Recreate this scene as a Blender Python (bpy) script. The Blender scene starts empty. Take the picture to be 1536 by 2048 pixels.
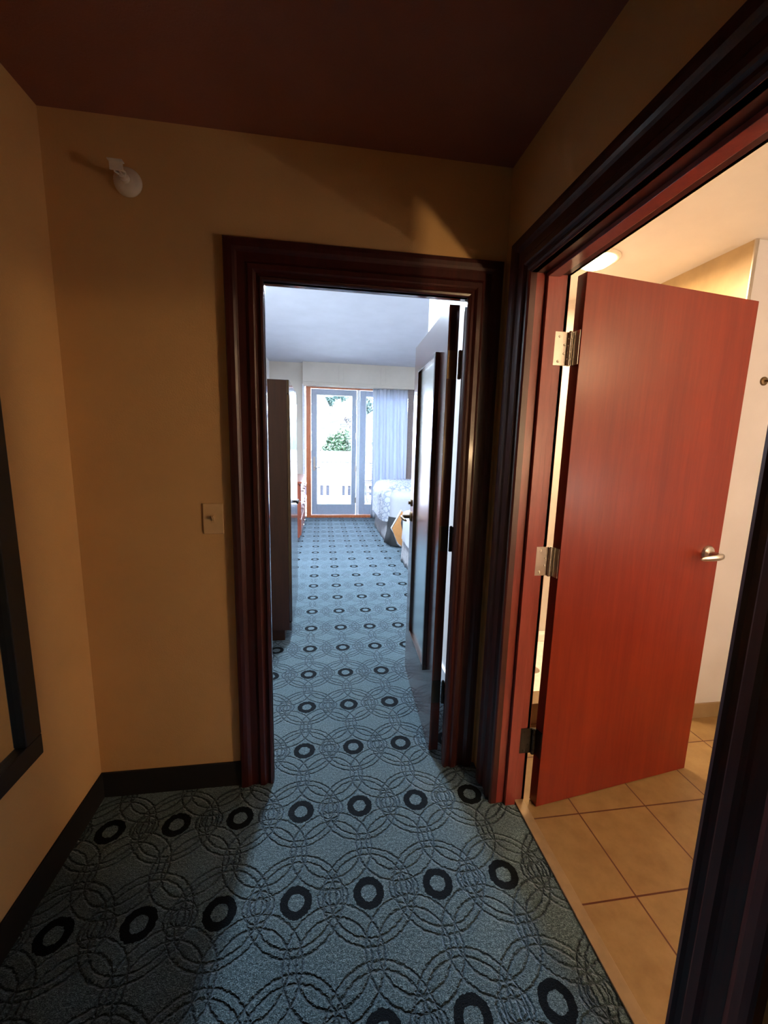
import bpy, bmesh, math, random
from mathutils import Matrix, Vector
random.seed(7)
R = math.radians
sc = bpy.context.scene
C = sc.collection

# ------------------------------------------------------------------ camera
EYE = 1.46
yaw, pitch, roll = R(8.574), R(-9.266), R(-1.428)
cyw, syw = math.cos(yaw), math.sin(yaw)
fw = Vector((syw*math.cos(pitch), cyw*math.cos(pitch), math.sin(pitch)))
r0 = Vector((cyw, -syw, 0)); d0 = fw.cross(r0)
rt = math.cos(roll)*r0 + math.sin(roll)*d0
dn = -math.sin(roll)*r0 + math.cos(roll)*d0
cam = bpy.data.cameras.new('camera'); co = bpy.data.objects.new('camera', cam); C.objects.link(co)
co.matrix_world = Matrix(((rt.x, -dn.x, -fw.x, 0), (rt.y, -dn.y, -fw.y, 0), (rt.z, -dn.z, -fw.z, EYE), (0, 0, 0, 1)))
cam.sensor_fit = 'VERTICAL'; cam.sensor_height = 24.0; cam.sensor_width = 18.0
cam.lens = 820.26/2048*24.0
cam.clip_start = 0.02; cam.clip_end = 300
sc.camera = co

# ------------------------------------------------------------------ light levels
SKY = 70.0; SUN = 34.0
SHOWER_LAMP = 46.0
SCONCE_A = 150.0
SCONCE_C = 170.0      # radiance of the two bathroom globe lamps
SCONCE_B = 650.0
BEDROOM_FILL = 22.0  # added unseen fill lamp over the beds
ENTRY_FILL = 265.0          # added cool fill lamp, unseen, just inside the bedroom
sc.view_settings.view_transform = 'Standard'; sc.view_settings.look = 'None'
sc.view_settings.gamma = 1; sc.view_settings.exposure = 0.0
sc.view_settings.use_curve_mapping = False
cy = sc.cycles
cy.use_denoising = True; cy.max_bounces = 12; cy.diffuse_bounces = 7; cy.glossy_bounces = 5
cy.transmission_bounces = 8; cy.transparent_max_bounces = 12
cy.sample_clamp_indirect = 12.0; cy.sample_clamp_direct = 0; cy.blur_glossy = 0.5
w = bpy.data.worlds.new('sky'); sc.world = w; w.use_nodes = True
bg = w.node_tree.nodes['Background']
bg.inputs[0].default_value = (0.62, 0.76, 1.0, 1); bg.inputs[1].default_value = SKY
sl = bpy.data.lights.new('sun', 'SUN'); sl.energy = SUN; sl.angle = R(3); sl.color = (1, .96, .9)
so = bpy.data.objects.new('sun', sl); C.objects.link(so); so.rotation_euler = (R(35), 0, R(-150))   # sun stands behind the building, on the street side
# daylight portal in the balcony opening (guides sampling only)
pl = bpy.data.lights.new('window_portal', 'AREA'); pl.shape = 'RECTANGLE'; pl.size = 2.5; pl.size_y = 2.5
pl.cycles.is_portal = True
po = bpy.data.objects.new('window_portal', pl); C.objects.link(po); po.location = (.9, 8.34, 1.28); po.rotation_euler = (R(-90), 0, 0)

# ------------------------------------------------------------------ node helpers
class NT:
    def __init__(s, name):
        s.m = bpy.data.materials.new(name); s.m.use_nodes = True; s.t = s.m.node_tree; s.n = s.t.nodes
        s.b = s.n['Principled BSDF']; s.out = s.n['Material Output']
    def new(s, typ, **kw):
        x = s.n.new(typ)
        for k, v in kw.items(): setattr(x, k, v)
        return x
    def link(s, a, b): s.t.links.new(a, b)
    def math(s, op, a, b=0.0, c=None):
        x = s.n.new('ShaderNodeMath'); x.operation = op
        for i, v in enumerate((a, b) if c is None else (a, b, c)):
            if isinstance(v, (int, float)): x.inputs[i].default_value = v
            else: s.link(v, x.inputs[i])
        return x.outputs[0]
    def coord(s, scale=(1, 1, 1), rot=(0, 0, 0)):
        g = s.new('ShaderNodeNewGeometry'); mp = s.new('ShaderNodeMapping')
        s.link(g.outputs['Position'], mp.inputs[0]); mp.inputs['Scale'].default_value = scale; mp.inputs['Rotation'].default_value = rot
        return mp.outputs[0]
    def noise(s, vec, scale, detail=3, rough=.55):
        x = s.new('ShaderNodeTexNoise'); s.link(vec, x.inputs['Vector']); x.inputs['Scale'].default_value = scale
        x.inputs['Detail'].default_value = detail; x.inputs['Roughness'].default_value = rough
        return x.outputs[0]
    def ramp(s, fac, stops):
        x = s.new('ShaderNodeValToRGB'); s.link(fac, x.inputs[0]); e = x.color_ramp.elements
        while len(e) < len(stops): e.new(.5)
        for i, (p, c) in enumerate(stops): e[i].position = p; e[i].color = (*c, 1)
        return x.outputs[0]
    def mix(s, fac, a, b):
        x = s.new('ShaderNodeMix', data_type='RGBA')
        if isinstance(fac, (int, float)): x.inputs[0].default_value = fac
        else: s.link(fac, x.inputs[0])
        for i, v in ((6, a), (7, b)):
            if isinstance(v, tuple): x.inputs[i].default_value = (*v, 1)
            else: s.link(v, x.inputs[i])
        return x.outputs[2]
    def bump(s, h, strength=.3, dist=.002):
        x = s.new('ShaderNodeBump'); x.inputs['Strength'].default_value = strength; x.inputs['Distance'].default_value = dist
        s.link(h, x.inputs['Height']); s.link(x.outputs[0], s.b.inputs['Normal'])
    def base(s, v):
        if isinstance(v, tuple): s.b.inputs['Base Color'].default_value = (*v, 1)
        else: s.link(v, s.b.inputs['Base Color'])
    def set(s, **kw):
        for k, v in kw.items(): s.b.inputs[k.replace('_', ' ')].default_value = v

M = {}
def plain(name, col, rough=.6, metal=0, var=.06, scale=30, bump=0.0, spec=.5):
    n = NT(name); v = n.noise(n.coord(), scale)
    n.base(n.ramp(v, [(.3, tuple(c*(1-var) for c in col)), (.7, tuple(min(1, c*(1+var)) for c in col))]))
    n.set(Roughness=rough, Metallic=metal, Specular_IOR_Level=spec)
    if bump: n.bump(n.noise(n.coord(), scale*6), bump, .002)
    M[name] = n.m; return n.m
def wood(name, dark, light, rough=.3, coat=.3, axis='z', sc_=1.0):
    n = NT(name)
    s = {'z': (14, 14, .9), 'x': (.9, 14, 14), 'y': (14, .9, 14)}[axis]
    v = n.noise(n.coord(tuple(k*sc_ for k in s)), 3.0, 6, .65)
    v2 = n.noise(n.coord(tuple(k*sc_*5 for k in s)), 4.0, 3, .6)
    f = n.math('ADD', n.math('MULTIPLY', v, .7), n.math('MULTIPLY', v2, .3))
    n.base(n.ramp(f, [(.36, dark), (.62, light)]))
    n.set(Roughness=rough, Coat_Weight=coat, Coat_Roughness=.26 if name == 'door_wood' else .12)
    n.bump(f, .12, .001); M[name] = n.m
    if name == 'door_wood': n.set(Specular_IOR_Level=.25)
    return n.m
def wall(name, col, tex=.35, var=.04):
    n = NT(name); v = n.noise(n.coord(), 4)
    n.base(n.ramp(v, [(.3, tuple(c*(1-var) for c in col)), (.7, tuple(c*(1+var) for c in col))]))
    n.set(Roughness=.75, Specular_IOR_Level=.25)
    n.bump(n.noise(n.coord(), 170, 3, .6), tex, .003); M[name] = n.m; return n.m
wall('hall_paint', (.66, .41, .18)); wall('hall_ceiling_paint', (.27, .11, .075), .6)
wall('bath_paint', (.66, .63, .60), .2); wall('bath_wall_paint', (.52, .52, .56), .15)
wall('bedroom_paint', (.62, .56, .48), .15); wall('bedroom_ceiling_paint', (.54, .55, .60), .15)
wall('closet_paint', (.88, .87, .85), .15)
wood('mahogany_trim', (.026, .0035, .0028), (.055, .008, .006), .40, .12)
wood('mahogany_trim_across', (.026, .0035, .0028), (.055, .008, .006), .40, .12, 'y')
wood('mahogany_trim_wide', (.026, .0035, .0028), (.055, .008, .006), .40, .12, 'x')
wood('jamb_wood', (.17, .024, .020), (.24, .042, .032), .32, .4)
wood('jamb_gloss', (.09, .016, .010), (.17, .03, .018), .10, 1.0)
wood('door_wood', (.125, .009, .003), (.17, .016, .004), .44, .22, 'z', .35)
wood('door_wood_dark', (.05, .014, .011), (.10, .030, .022), .22, .8, 'z', .5)
wood('wardrobe_wood', (.016, .0055, .0035), (.034, .012, .006), .22, .6)
wood('wardrobe_side', (.022, .0055, .003), (.040, .010, .005), .55, .0)
wood('dresser_wood', (.16, .035, .02), (.28, .07, .035), .3, .4)
wood('orange_wood', (.40, .10, .03), (.58, .17, .06), .4, .2)
plain('cherry_edge', (.05, .008, .006), .4)
plain('black_frame', (.012, .010, .010), .45)
plain('satin_nickel', (.62, .58, .52), .28, 1, .03)
plain('aged_bronze', (.16, .11, .06), .4, .9, .15, 60)
plain('dark_metal', (.04, .035, .03), .4, .8)
plain('ivory_plastic', (.66, .45, .23), .4)
plain('white_plastic', (.75, .7, .62), .45)
plain('white_vinyl', (.78, .80, .84), .45)
plain('door_paint_white', (.34, .40, .50), .35)
plain('porcelain', (.88, .87, .84), .15)
plain('base_vinyl', (.006, .005, .006), .7)
plain('beige_tile', (.24, .165, .09), .35, 0, .12, 12)
plain('shower_tile', (.40, .28, .14), .4, 0, .12, 10)
plain('curb_stone', (.24, .165, .09), .35, 0, .12, 25)
plain('sheet_white', (.40, .41, .45), .8, 0, .02, 20, .2)
plain('orange_blanket', (.42, .19, .06), .8, 0, .08, 40)
plain('dark_fabric', (.020, .022, .024), .85, 0, .2, 50, .3)
plain('skirt_fabric', (.30, .30, .32), .8, 0, .1, 40)
plain('drape_fabric', (.24, .19, .18), .8, 0, .12, 40)
plain('deck', (.45, .44, .42), .7, 0, .15, 9)
plain('stucco_white', (.80, .81, .84), .8)
plain('roof_shingle', (.16, .16, .18), .9, 0, .4, 14)
plain('window_blue', (.008, .012, .02), .25)
plain('slot_blue', (.004, .007, .016), .5)
plain('slot_grid', (.022, .024, .030), .7)
plain('far_house', (.022, .024, .030), .8)
plain('ground', (.08, .13, .05), .95, 0, .3, 3)
plain('bark', (.05, .035, .025), .9)
plain('grey_roof', (.008, .010, .014), .9, 0, .3, 6)
plain('chair_metal', (.03, .035, .045), .5, .3)
def leafmat(name, a, b):
    n = NT(name); v = n.noise(n.coord(), 9, 2); n.base(n.ramp(v, [(.35, a), (.65, b)])); n.set(Roughness=.7)
    M[name] = n.m
leafmat('leaf_green', (.003, .010, .002), (.010, .032, .004)); leafmat('leaf_teal', (.003, .012, .009), (.009, .028, .020))
leafmat('leaf_rose', (.012, .010, .009), (.035, .026, .024))
def emis(name, col, st):
    n = NT(name); n.base((.9, .9, .9)); n.b.inputs['Emission Color'].default_value = (*col, 1); n.set(Emission_Strength=st); M[name] = n.m
emis('shower_lens', (1, .70, .34), 25); emis('globe_glass', (1, .66, .34), SCONCE_A); emis('globe_glass_dim', (1, .66, .34), SCONCE_B); emis('globe_glass_low', (1, .80, .66), SCONCE_C); emis('fill_lamp_glass', (.60, .76, 1), 4)  # last one glows in the two added bedroom fill lamps
# glass and mirrors
n = NT('pane_glass'); n.b.inputs['Base Color'].default_value = (.97, 1, 1, 1)
tr = n.new('ShaderNodeBsdfTransparent'); gl = n.new('ShaderNodeBsdfGlossy'); gl.inputs['Roughness'].default_value = .02
fr = n.new('ShaderNodeFresnel'); fr.inputs[0].default_value = 1.45; mx = n.new('ShaderNodeMixShader')
n.link(fr.outputs[0], mx.inputs[0]); n.link(tr.outputs[0], mx.inputs[1]); n.link(gl.outputs[0], mx.inputs[2]); n.link(mx.outputs[0], n.out.inputs[0]); M['pane_glass'] = n.m
n = NT('mirror_glass'); n.base((.86, .92, .92)); n.set(Metallic=1.0, Roughness=.24); M['mirror_glass'] = n.m
n = NT('hall_mirror_glass'); n.base((.80, .82, .80)); n.set(Metallic=1.0, Roughness=.02); M['hall_mirror_glass'] = n.m
# sheer curtain
n = NT('sheer'); n.base((.62, .66, .74)); n.set(Roughness=.9)
tl = n.new('ShaderNodeBsdfTranslucent'); tl.inputs[0].default_value = (.8, .85, .95, 1)
mx = n.new('ShaderNodeMixShader'); mx.inputs[0].default_value = .17
n.link(n.b.outputs[0], mx.inputs[1]); n.link(tl.outputs[0], mx.inputs[2]); n.link(mx.outputs[0], n.out.inputs[0]); M['sheer'] = n.m
# bed coverlet: white matelasse with a woven scroll relief
n = NT('coverlet'); v = n.new('ShaderNodeTexVoronoi'); n.link(n.coord(), v.inputs['Vector']); v.inputs['Scale'].default_value = 14; v.feature = 'DISTANCE_TO_EDGE'
n.base(n.ramp(v.outputs[0], [(.0, (.18, .21, .29)), (.14, (.42, .44, .49))])); n.set(Roughness=.8); n.bump(v.outputs[0], .5, .01); M['coverlet'] = n.m
# floor tiles, 30 x 31 cm, grout lines
def tiles():
    n = NT('floor_tile'); g = n.new('ShaderNodeNewGeometry'); sx = n.new('ShaderNodeSeparateXYZ'); n.link(g.outputs['Position'], sx.inputs[0])
    def line(c, off, p, wd):
        d = n.math('ABSOLUTE', n.math('SUBTRACT', n.math('FRACT', n.math('ADD', n.math('DIVIDE', n.math('SUBTRACT', c, off), p), .5)), .5))
        return n.math('LESS_THAN', d, wd/p)
    lx = line(sx.outputs[0], 1.028, .300, .0028); ly = line(sx.outputs[1], .998, .312, .0028)
    m = n.math('MAXIMUM', lx, ly)
    t = n.ramp(n.noise(n.coord(), 9, 6, .65), [(.3, (.18, .105, .04)), (.7, (.26, .17, .072))])
    sp = n.math('GREATER_THAN', n.noise(n.coord(), 60, 2), .66)
    t = n.mix(n.math('MULTIPLY', sp, .35), t, (.20, .115, .05))
    n.base(n.mix(m, t, (.07, .018, .008))); n.set(Roughness=.38)
    n.bump(n.math('SUBTRACT', 1.0, m), .4, .002); return n.m
M['floor_tile'] = tiles()
# carpet: dark rings on a pebble grey ground with carved arcs
def carpet():
    n = NT('carpet'); g = n.new('ShaderNodeNewGeometry'); s = n.new('ShaderNodeSeparateXYZ')
    wob = n.new('ShaderNodeTexNoise'); wob.inputs['Scale'].default_value = 90; wob.inputs['Detail'].default_value = 1
    n.link(g.outputs['Position'], wob.inputs['Vector'])
    off = n.new('ShaderNodeVectorMath', operation='MULTIPLY_ADD'); n.link(wob.outputs['Color'], off.inputs[0])
    off.inputs[1].default_value = (.010, .010, 0); n.link(g.outputs['Position'], off.inputs[2]); n.link(off.outputs[0], s.inputs[0])
    PX, PY = .2350, .3345
    yy0 = n.math('SUBTRACT', s.outputs[1], 1.130)
    xx = n.math('ADD', n.math('SUBTRACT', s.outputs[0], .155), n.math('MULTIPLY', yy0, .0039))
    def cell(v, p, shift):      # signed distance to the nearest lattice line
        q = n.math('DIVIDE', v, p)
        if shift: q = n.math('SUBTRACT', q, shift)
        return n.math('MULTIPLY', n.math('SUBTRACT', n.math('FRACT', n.math('ADD', q, .5)), .5), p)
    cx0, cy0 = cell(xx, PX, 0), cell(yy0, PY, 0)
    cxh, cyh = cell(xx, PX, .5), cell(yy0, PY, .5)
    def dist(a, b, dx=0.0):
        a2 = n.math('ADD', a, dx) if dx else a
        return n.math('SQRT', n.math('ADD', n.math('MULTIPLY', a2, a2), n.math('MULTIPLY', b, b)))
    def ring(d, r, wd):          # 1 on the line, 0 off it
        t = n.math('DIVIDE', n.math('ABSOLUTE', n.math('SUBTRACT', d, r)), wd)
        return n.math('MAXIMUM', n.math('SUBTRACT', 1.0, t), 0.0)
    d0_ = dist(cx0, cy0)
    dark = n.math('LESS_THAN', n.math('ABSOLUTE', n.math('SUBTRACT', d0_, .0380)), .0125)
    dm = dist(cxh, cy0)
    g_ = [ring(dm, .048, .0056), ring(dm, .026, .0056)]
    for k in (-PX, 0, PX):
        da = dist(cx0, cy0, k)
        g_ += [ring(da, .128, .0056), ring(da, .150, .0056)]
        db = dist(cxh, cyh, k)
        g_ += [ring(db, .108, .0056), ring(db, .145, .0056)]
    gr = g_[0]
    for q in g_[1:]: gr = n.math('MAXIMUM', gr, q)
    gr = n.math('MULTIPLY', gr, n.math('GREATER_THAN', d0_, .056))
    fib = n.noise(n.coord(), 300, 2, .7); fib2 = n.noise(n.coord(), 120, 3, .75)
    f = n.math('ADD', n.math('MULTIPLY', fib, .55), n.math('MULTIPLY', fib2, .45))
    col = n.ramp(f, [(.36, (.007, .014, .016)), (.50, (.050, .083, .094)), (.63, (.19, .27, .305))])
    col = n.mix(n.math('MULTIPLY', gr, .62), col, (.008, .014, .018))
    col = n.mix(dark, col, (.004, .006, .008))
    n.base(col); n.set(Roughness=.95, Specular_IOR_Level=.1, Sheen_Roughness=.35); n.link(n.math('MULTIPLY', n.math('SUBTRACT', 1.0, n.math('MAXIMUM', dark, n.math('MULTIPLY', gr, .6))), .50), n.b.inputs['Sheen Weight']); n.b.inputs['Sheen Tint'].default_value = (.62, .80, 1, 1)
    h = n.math('SUBTRACT', n.math('MULTIPLY', f, .8), n.math('MULTIPLY', gr, .9))
    n.bump(h, 1.0, .012); return n.m
M['carpet'] = carpet()

# ------------------------------------------------------------------ mesh helpers
class MB:
    def __init__(s): s.v = []; s.f = []
    def add(s, vs, fs):
        k = len(s.v); s.v += [tuple(v) for v in vs]; s.f += [tuple(i+k for i in f) for f in fs]; return s
    def box(s, x0, x1, y0, y1, z0, z1):
        vs = [(x, y, z) for x in (x0, x1) for y in (y0, y1) for z in (z0, z1)]
        return s.add(vs, [(0, 1, 3, 2), (4, 6, 7, 5), (0, 4, 5, 1), (2, 3, 7, 6), (0, 2, 6, 4), (1, 5, 7, 3)])
    def tube(s, pts, r, seg=12, cap=True):
        pts = [Vector(p) for p in pts]; rs = r if isinstance(r, (list, tuple)) else [r]*len(pts)
        rings = []; up = Vector((0, 0, 1))
        for i, p in enumerate(pts):
            t = (pts[min(i+1, len(pts)-1)]-pts[max(i-1, 0)]).normalized()
            a = t.cross(up)
            if a.length < .05: a = t.cross(Vector((1, 0, 0)))
            a.normalize(); b = t.cross(a)
            rings.append([p+(a*math.cos(2*math.pi*j/seg)+b*math.sin(2*math.pi*j/seg))*rs[i] for j in range(seg)])
        vs = [v for q in rings for v in q]; fs = []
        for i in range(len(pts)-1):
            for j in range(seg):
                k = (j+1) % seg; fs.append((i*seg+j, i*seg+k, (i+1)*seg+k, (i+1)*seg+j))
        if cap: fs += [tuple(range(seg))[::-1], tuple((len(pts)-1)*seg+j for j in range(seg))]
        return s.add(vs, fs)
    def lathe(s, prof, c, axis, seg=28):     # prof: (radius, height along axis)
        ax = Vector(axis).normalized(); a = ax.orthogonal().normalized(); b = ax.cross(a); c = Vector(c)
        vs = []; fs = []
        for r, h in prof:
            for j in range(seg):
                t = 2*math.pi*j/seg; vs.append(c+ax*h+(a*math.cos(t)+b*math.sin(t))*max(r, 1e-5))
        for i in range(len(prof)-1):
            for j in range(seg):
                k = (j+1) % seg; fs.append((i*seg+j, i*seg+k, (i+1)*seg+k, (i+1)*seg+j))
        fs += [tuple(range(seg))[::-1], tuple((len(prof)-1)*seg+j for j in range(seg))]
        return s.add(vs, fs)
    def prism(s, poly, x0, x1, fn):          # poly of (a,b); fn(a,b,t)->xyz with t = x0 / x1
        n_ = len(poly); vs = [fn(a, b, x0) for a, b in poly]+[fn(a, b, x1) for a, b in poly]
        fs = [tuple(range(n_)), tuple(range(n_, 2*n_))[::-1]]+[(i, n_+i, n_+(i+1) % n_, (i+1) % n_) for i in range(n_)]
        return s.add(vs, fs)

WM = {}
def setprops(o, label=None, cat=None, group=None, kind=None):
    if label: o['label'] = label
    if cat: o['category'] = cat
    if group: o['group'] = group
    if kind: o['kind'] = kind
    return o
def obj(name, mb, mat, parent=None, bevel=0, smooth=False, label=None, cat=None, group=None, kind=None, local=False, solid=0):
    me = bpy.data.meshes.new(name); me.from_pydata(mb.v, [], mb.f)
    bm = bmesh.new(); bm.from_mesh(me); bmesh.ops.recalc_face_normals(bm, faces=bm.faces[:]); bm.to_mesh(me); bm.free()
    me.materials.append(M[mat] if isinstance(mat, str) else mat)
    o = bpy.data.objects.new(name, me); C.objects.link(o)
    if smooth:
        for p in me.polygons: p.use_smooth = True
    if solid:
        m = o.modifiers.new('thickness', 'SOLIDIFY'); m.thickness = solid; m.offset = 0
    if bevel:
        m = o.modifiers.new('bevel', 'BEVEL'); m.width = bevel; m.segments = 2; m.limit_method = 'ANGLE'; m.angle_limit = R(40)
    if parent is not None:
        o.parent = parent
        if not local: o.matrix_parent_inverse = WM.get(parent.name, Matrix.Identity(4)).inverted()
    return setprops(o, label, cat, group, kind)
def empty(name, loc, rz=0, label=None, cat=None, group=None, kind=None):
    o = bpy.data.objects.new(name, None); C.objects.link(o); o.location = loc; o.rotation_euler = (0, 0, rz); o.empty_display_size = .1
    WM[o.name] = Matrix.Translation(loc) @ Matrix.Rotation(rz, 4, 'Z')
    return setprops(o, label, cat, group, kind)
def copy_tree(o, parent=None):
    c = o.copy(); C.objects.link(c)
    if parent is not None: c.parent = parent
    for ch in list(o.children): copy_tree(ch, c)
    return c
S = 'structure'

# ------------------------------------------------------------------ key dimensions
XL, XR = -.895, .70          # hall side walls
YF, YF2 = 1.63, 1.705        # wall between hall and bedroom
XB = .83                     # bathroom face of the right hall wall
ZH = 2.49; ZB = 2.93; ZBath = 2.44
YBK = -1.6                   # wall behind the camera
DL, DR, DH = -.210, .552, 2.025     # bedroom doorway
BY0, BY1, BH = .558, 1.403, 2.045   # bathroom doorway
YW = 8.225
CORN = .79                   # closet / shower wall, bedroom face at x=.75
XBR = 2.85                   # bathroom right wall
AX, AY = 1.985, 1.80         # shower corner
AYB = 2.72

# ------------------------------------------------------------------ shell
obj('floor', MB().box(-1.2, 3.4, YBK-.1, 8.36, -.12, 0), 'carpet', kind=S, label='patterned grey carpet with rows of dark rings', cat='floor')
b = MB().box(.800, XBR+.1, -.8, AYB+.12, -.02, .004)
obj('floor_bathroom', b, 'floor_tile', kind=S, label='tan square ceramic tile floor of the bathroom', cat='floor')
obj('trim_threshold', MB().box(.792, .832, BY0, BY1, -.01, .0075), 'curb_stone', kind=S, bevel=.002, label='tan stone threshold strip between carpet and bathroom tiles', cat='threshold')
obj('wall_left', MB().box(XL-.12, XL, YBK, YF2, 0, ZH+.02), 'hall_paint', kind=S, label='tan textured hall wall on the left, carrying the black framed mirror', cat='wall')
b = MB(); b.box(XL-.12, DL-.02, YF, YF2, 0, ZB); b.box(DR+.02, XB, YF, YF2, 0, ZB); b.box(DL-.02, DR+.02, YF, YF2, DH+.02, ZB)
obj('wall_front', b, 'hall_paint', kind=S, label='tan textured wall around the bedroom doorway', cat='wall')
b = MB(); b.box(XR, XB, YBK, BY0-.02, 0, ZB); b.box(XR, XB, BY1+.02, YF, 0, ZB); b.box(XR, XB, BY0-.02, BY1+.02, BH+.02, ZB)
obj('wall_right', b, 'hall_paint', kind=S, label='tan hall wall on the right around the bathroom doorway', cat='wall')
obj('wall_back', MB().box(XL-.12, XB, YBK-.12, YBK, 0, ZH), 'hall_paint', kind=S, label='hall wall behind the camera', cat='wall')
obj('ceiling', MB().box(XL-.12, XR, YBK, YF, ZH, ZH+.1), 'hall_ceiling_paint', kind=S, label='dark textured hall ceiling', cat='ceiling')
# bathroom shell
b = MB(); b.box(XB-.005, XB+.002, YBK, BY0-.02, 0, ZBath); b.box(XB-.005, XB+.002, BY1+.02, YF2, 0, ZBath); b.box(XB-.005, XB+.002, BY0-.02, BY1+.02, BH+.02, ZBath)
b.box(CORN, XB+.002, YF2, AYB+.1, 0, ZB)
obj('wall_bathroom_left', b, 'bath_wall_paint', kind=S, label='pale bathroom wall beside its doorway and the shower', cat='wall')
obj('wall_bathroom_right', MB().box(XBR, XBR+.1, -.9, AYB+.1, 0, ZBath), 'bath_wall_paint', kind=S, label='pale bathroom wall on the far right', cat='wall')
obj('wall_bathroom_near', MB().box(XB, XBR+.1, -.9, -.8, 0, ZBath), 'bath_wall_paint', kind=S, label='bathroom wall nearest the camera side', cat='wall')
obj('wall_bathroom_far', MB().box(AX, XBR, AY, AY+.12, 0, ZBath), 'bath_wall_paint', kind=S, label='pale pink bathroom wall seen between the red door and its frame', cat='wall')
obj('wall_shower_back', MB().box(XB, AX+.12, AYB, AYB+.1, 0, ZBath), 'bath_paint', kind=S, label='tan tiled wall at the back of the shower', cat='wall')
obj('wall_shower_right', MB().box(AX-.012, AX, AY, AYB, 0, ZBath).box(AX, AX+.12, AY+.12, AYB, 0, ZBath), 'shower_tile', kind=S, label='tan shower side wall visible above the red door', cat='wall')
obj('ceiling_bathroom', MB().box(XB, XBR, -.8, AYB, ZBath, ZBath+.1), 'bath_paint', kind=S, label='cream bathroom ceiling with a round light', cat='ceiling')
obj('baseboard_bathroom', MB().box(AX, XBR, AY-.012, AY, .004, .088), 'beige_tile', kind=S, bevel=.002, label='tan tile baseboard along the pale pink bathroom wall', cat='baseboard')
obj('trim_shower_corner', MB().box(AX-.015, AX+.004, AY-.005, AY+.004, 0, ZBath), 'satin_nickel', kind=S, bevel=.002, label='thin pale edge strip up the shower wall corner', cat='trim')
# bedroom shell
obj('wall_bedroom_left', MB().box(-1.10, -.98, YF2, YW+.15, 0, ZB), 'closet_paint', kind=S, label='pale bedroom wall behind the wardrobe and dresser', cat='wall')
obj('wall_bedroom_return', MB().box(-1.0, XL-.1, YF2-.075, YF2, 0, ZB), 'closet_paint', kind=S, label='short return of the bedroom wall', cat='wall')
b = MB(); b.box(.75, CORN, YF2, 3.05, 0, ZB); b.box(CORN, 3.3, AYB+.1, 3.05, 0, ZB)
obj('wall_closet', b, 'closet_paint', kind=S, label='white wall seen past the hinges of the open bedroom door', cat='wall')
obj('wall_bedroom_right', MB().box(3.2, 3.32, 3.05, YW+.15, 0, ZB), 'bedroom_paint', kind=S, label='bedroom wall behind the beds', cat='wall')
b = MB(); b.box(-.98, -.372, 8.10, YW+.15, 0, ZB); b.box(-.372, 3.2, 8.22, YW+.15, 2.555, ZB); b.box(2.15, 3.2, 8.22, YW+.15, 0, 2.555)
obj('wall_far', b, 'bedroom_paint', kind=S, label='beige far bedroom wall around the balcony door', cat='wall')
obj('ceiling_bedroom', MB().box(-1.1, 3.32, YF2, YW+.15, ZB, ZB+.1), 'bedroom_ceiling_paint', kind=S, label='pale blue white bedroom ceiling', cat='ceiling')
b = MB(); b.box(.735, .75, YF2, 3.065, 0, .10)
obj('baseboard_closet', b, 'white_vinyl', kind=S, bevel=.002, label='white baseboard under the closet wall', cat='baseboard')
# hall carpet-base
obj('baseboard_left', MB().box(XL, XL+.008, YBK, YF, 0, .112), 'base_vinyl', kind=S, bevel=.002, label='black base strip along the left hall wall', cat='baseboard')
obj('baseboard_front', MB().box(XL, -.346, YF-.008, YF, 0, .112), 'base_vinyl', kind=S, bevel=.002, label='black base strip under the light switch wall', cat='baseboard')
obj('baseboard_right', MB().box(XR-.008, XR, YBK, BY0-.16, 0, .112), 'base_vinyl', kind=S, bevel=.002, label='black base strip along the right hall wall', cat='baseboard')
# valance with seams
v = MB().box(-.372, 3.2, 7.95, 8.22, 2.536, ZB)
for x in (.33, 1.13, 1.93):
    for sx in (-.055, .035): v.box(x+sx, x+sx+.018, 7.940, 7.95, 2.58, ZB-.04)
v.box(-.37, 3.2, 7.940, 7.95, 2.572, 2.586)
v.box(-.372, 3.2, 7.935, 8.22, 2.520, 2.537)
obj('trim_valance', v, 'bedroom_paint', kind=S, bevel=.002, label='beige boxed valance above the balcony door and curtain', cat='valance')
obj('trim_window_return', MB().box(-.384, -.345, 8.06, 8.225, 0, 2.555), 'white_vinyl', kind=S, bevel=.003, label='thin pale wall edge left of the wood door frame', cat='trim')

# ------------------------------------------------------------------ casings (profile swept round three sides with mitres)
PROF = [(0, -.012), (0, .010), (.004, .016), (.011, .018), (.016, .012), (.026, .010), (.031, .017), (.036, .021), (.052, .021), (.058, .014),
        (.064, .012), (.090, .012), (.096, .018), (.104, .023), (.118, .025), (.130, .025), (.134, .020), (.134, 0)]
def casing(a0, a1, zt, fn, wd=.134):
    """a0,a1: opening edges along the wall; fn(a,d,z): point, d = how far it stands off the wall"""
    mb = MB(); P = [(u*wd/.134, d) for u, d in PROF]; n_ = len(P)
    vs = [fn(a0-u, d, 0) for u, d in P]+[fn(a0-u, d, zt+u) for u, d in P]+[fn(a1+u, d, zt+u) for u, d in P]+[fn(a1+u, d, 0) for u, d in P]
    fs = []
    for k in range(3):
        for i in range(n_-1): fs.append((k*n_+i, k*n_+i+1, (k+1)*n_+i+1, (k+1)*n_+i))
    fs += [tuple(range(n_)), tuple(3*n_+i for i in range(n_))[::-1]]
    return mb.add(vs, fs)
cb = casing(DL, DR-.004, DH, lambda a, d, z: (a, YF-d, z))
t1 = empty('trim_bedroom_doorway', (DL, YF, 0), label='dark mahogany frame around the open bedroom doorway', cat='door frame', kind=S)
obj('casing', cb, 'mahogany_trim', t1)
RB = .013
b = MB(); b.box(DL-.02, DL-RB, YF-.008, YF2, 0, DH+RB); b.box(DR+RB, DR+.02, YF-.008, YF2, 0, DH+RB)
obj('side_jamb', b, 'mahogany_trim', t1, bevel=.001)
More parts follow.
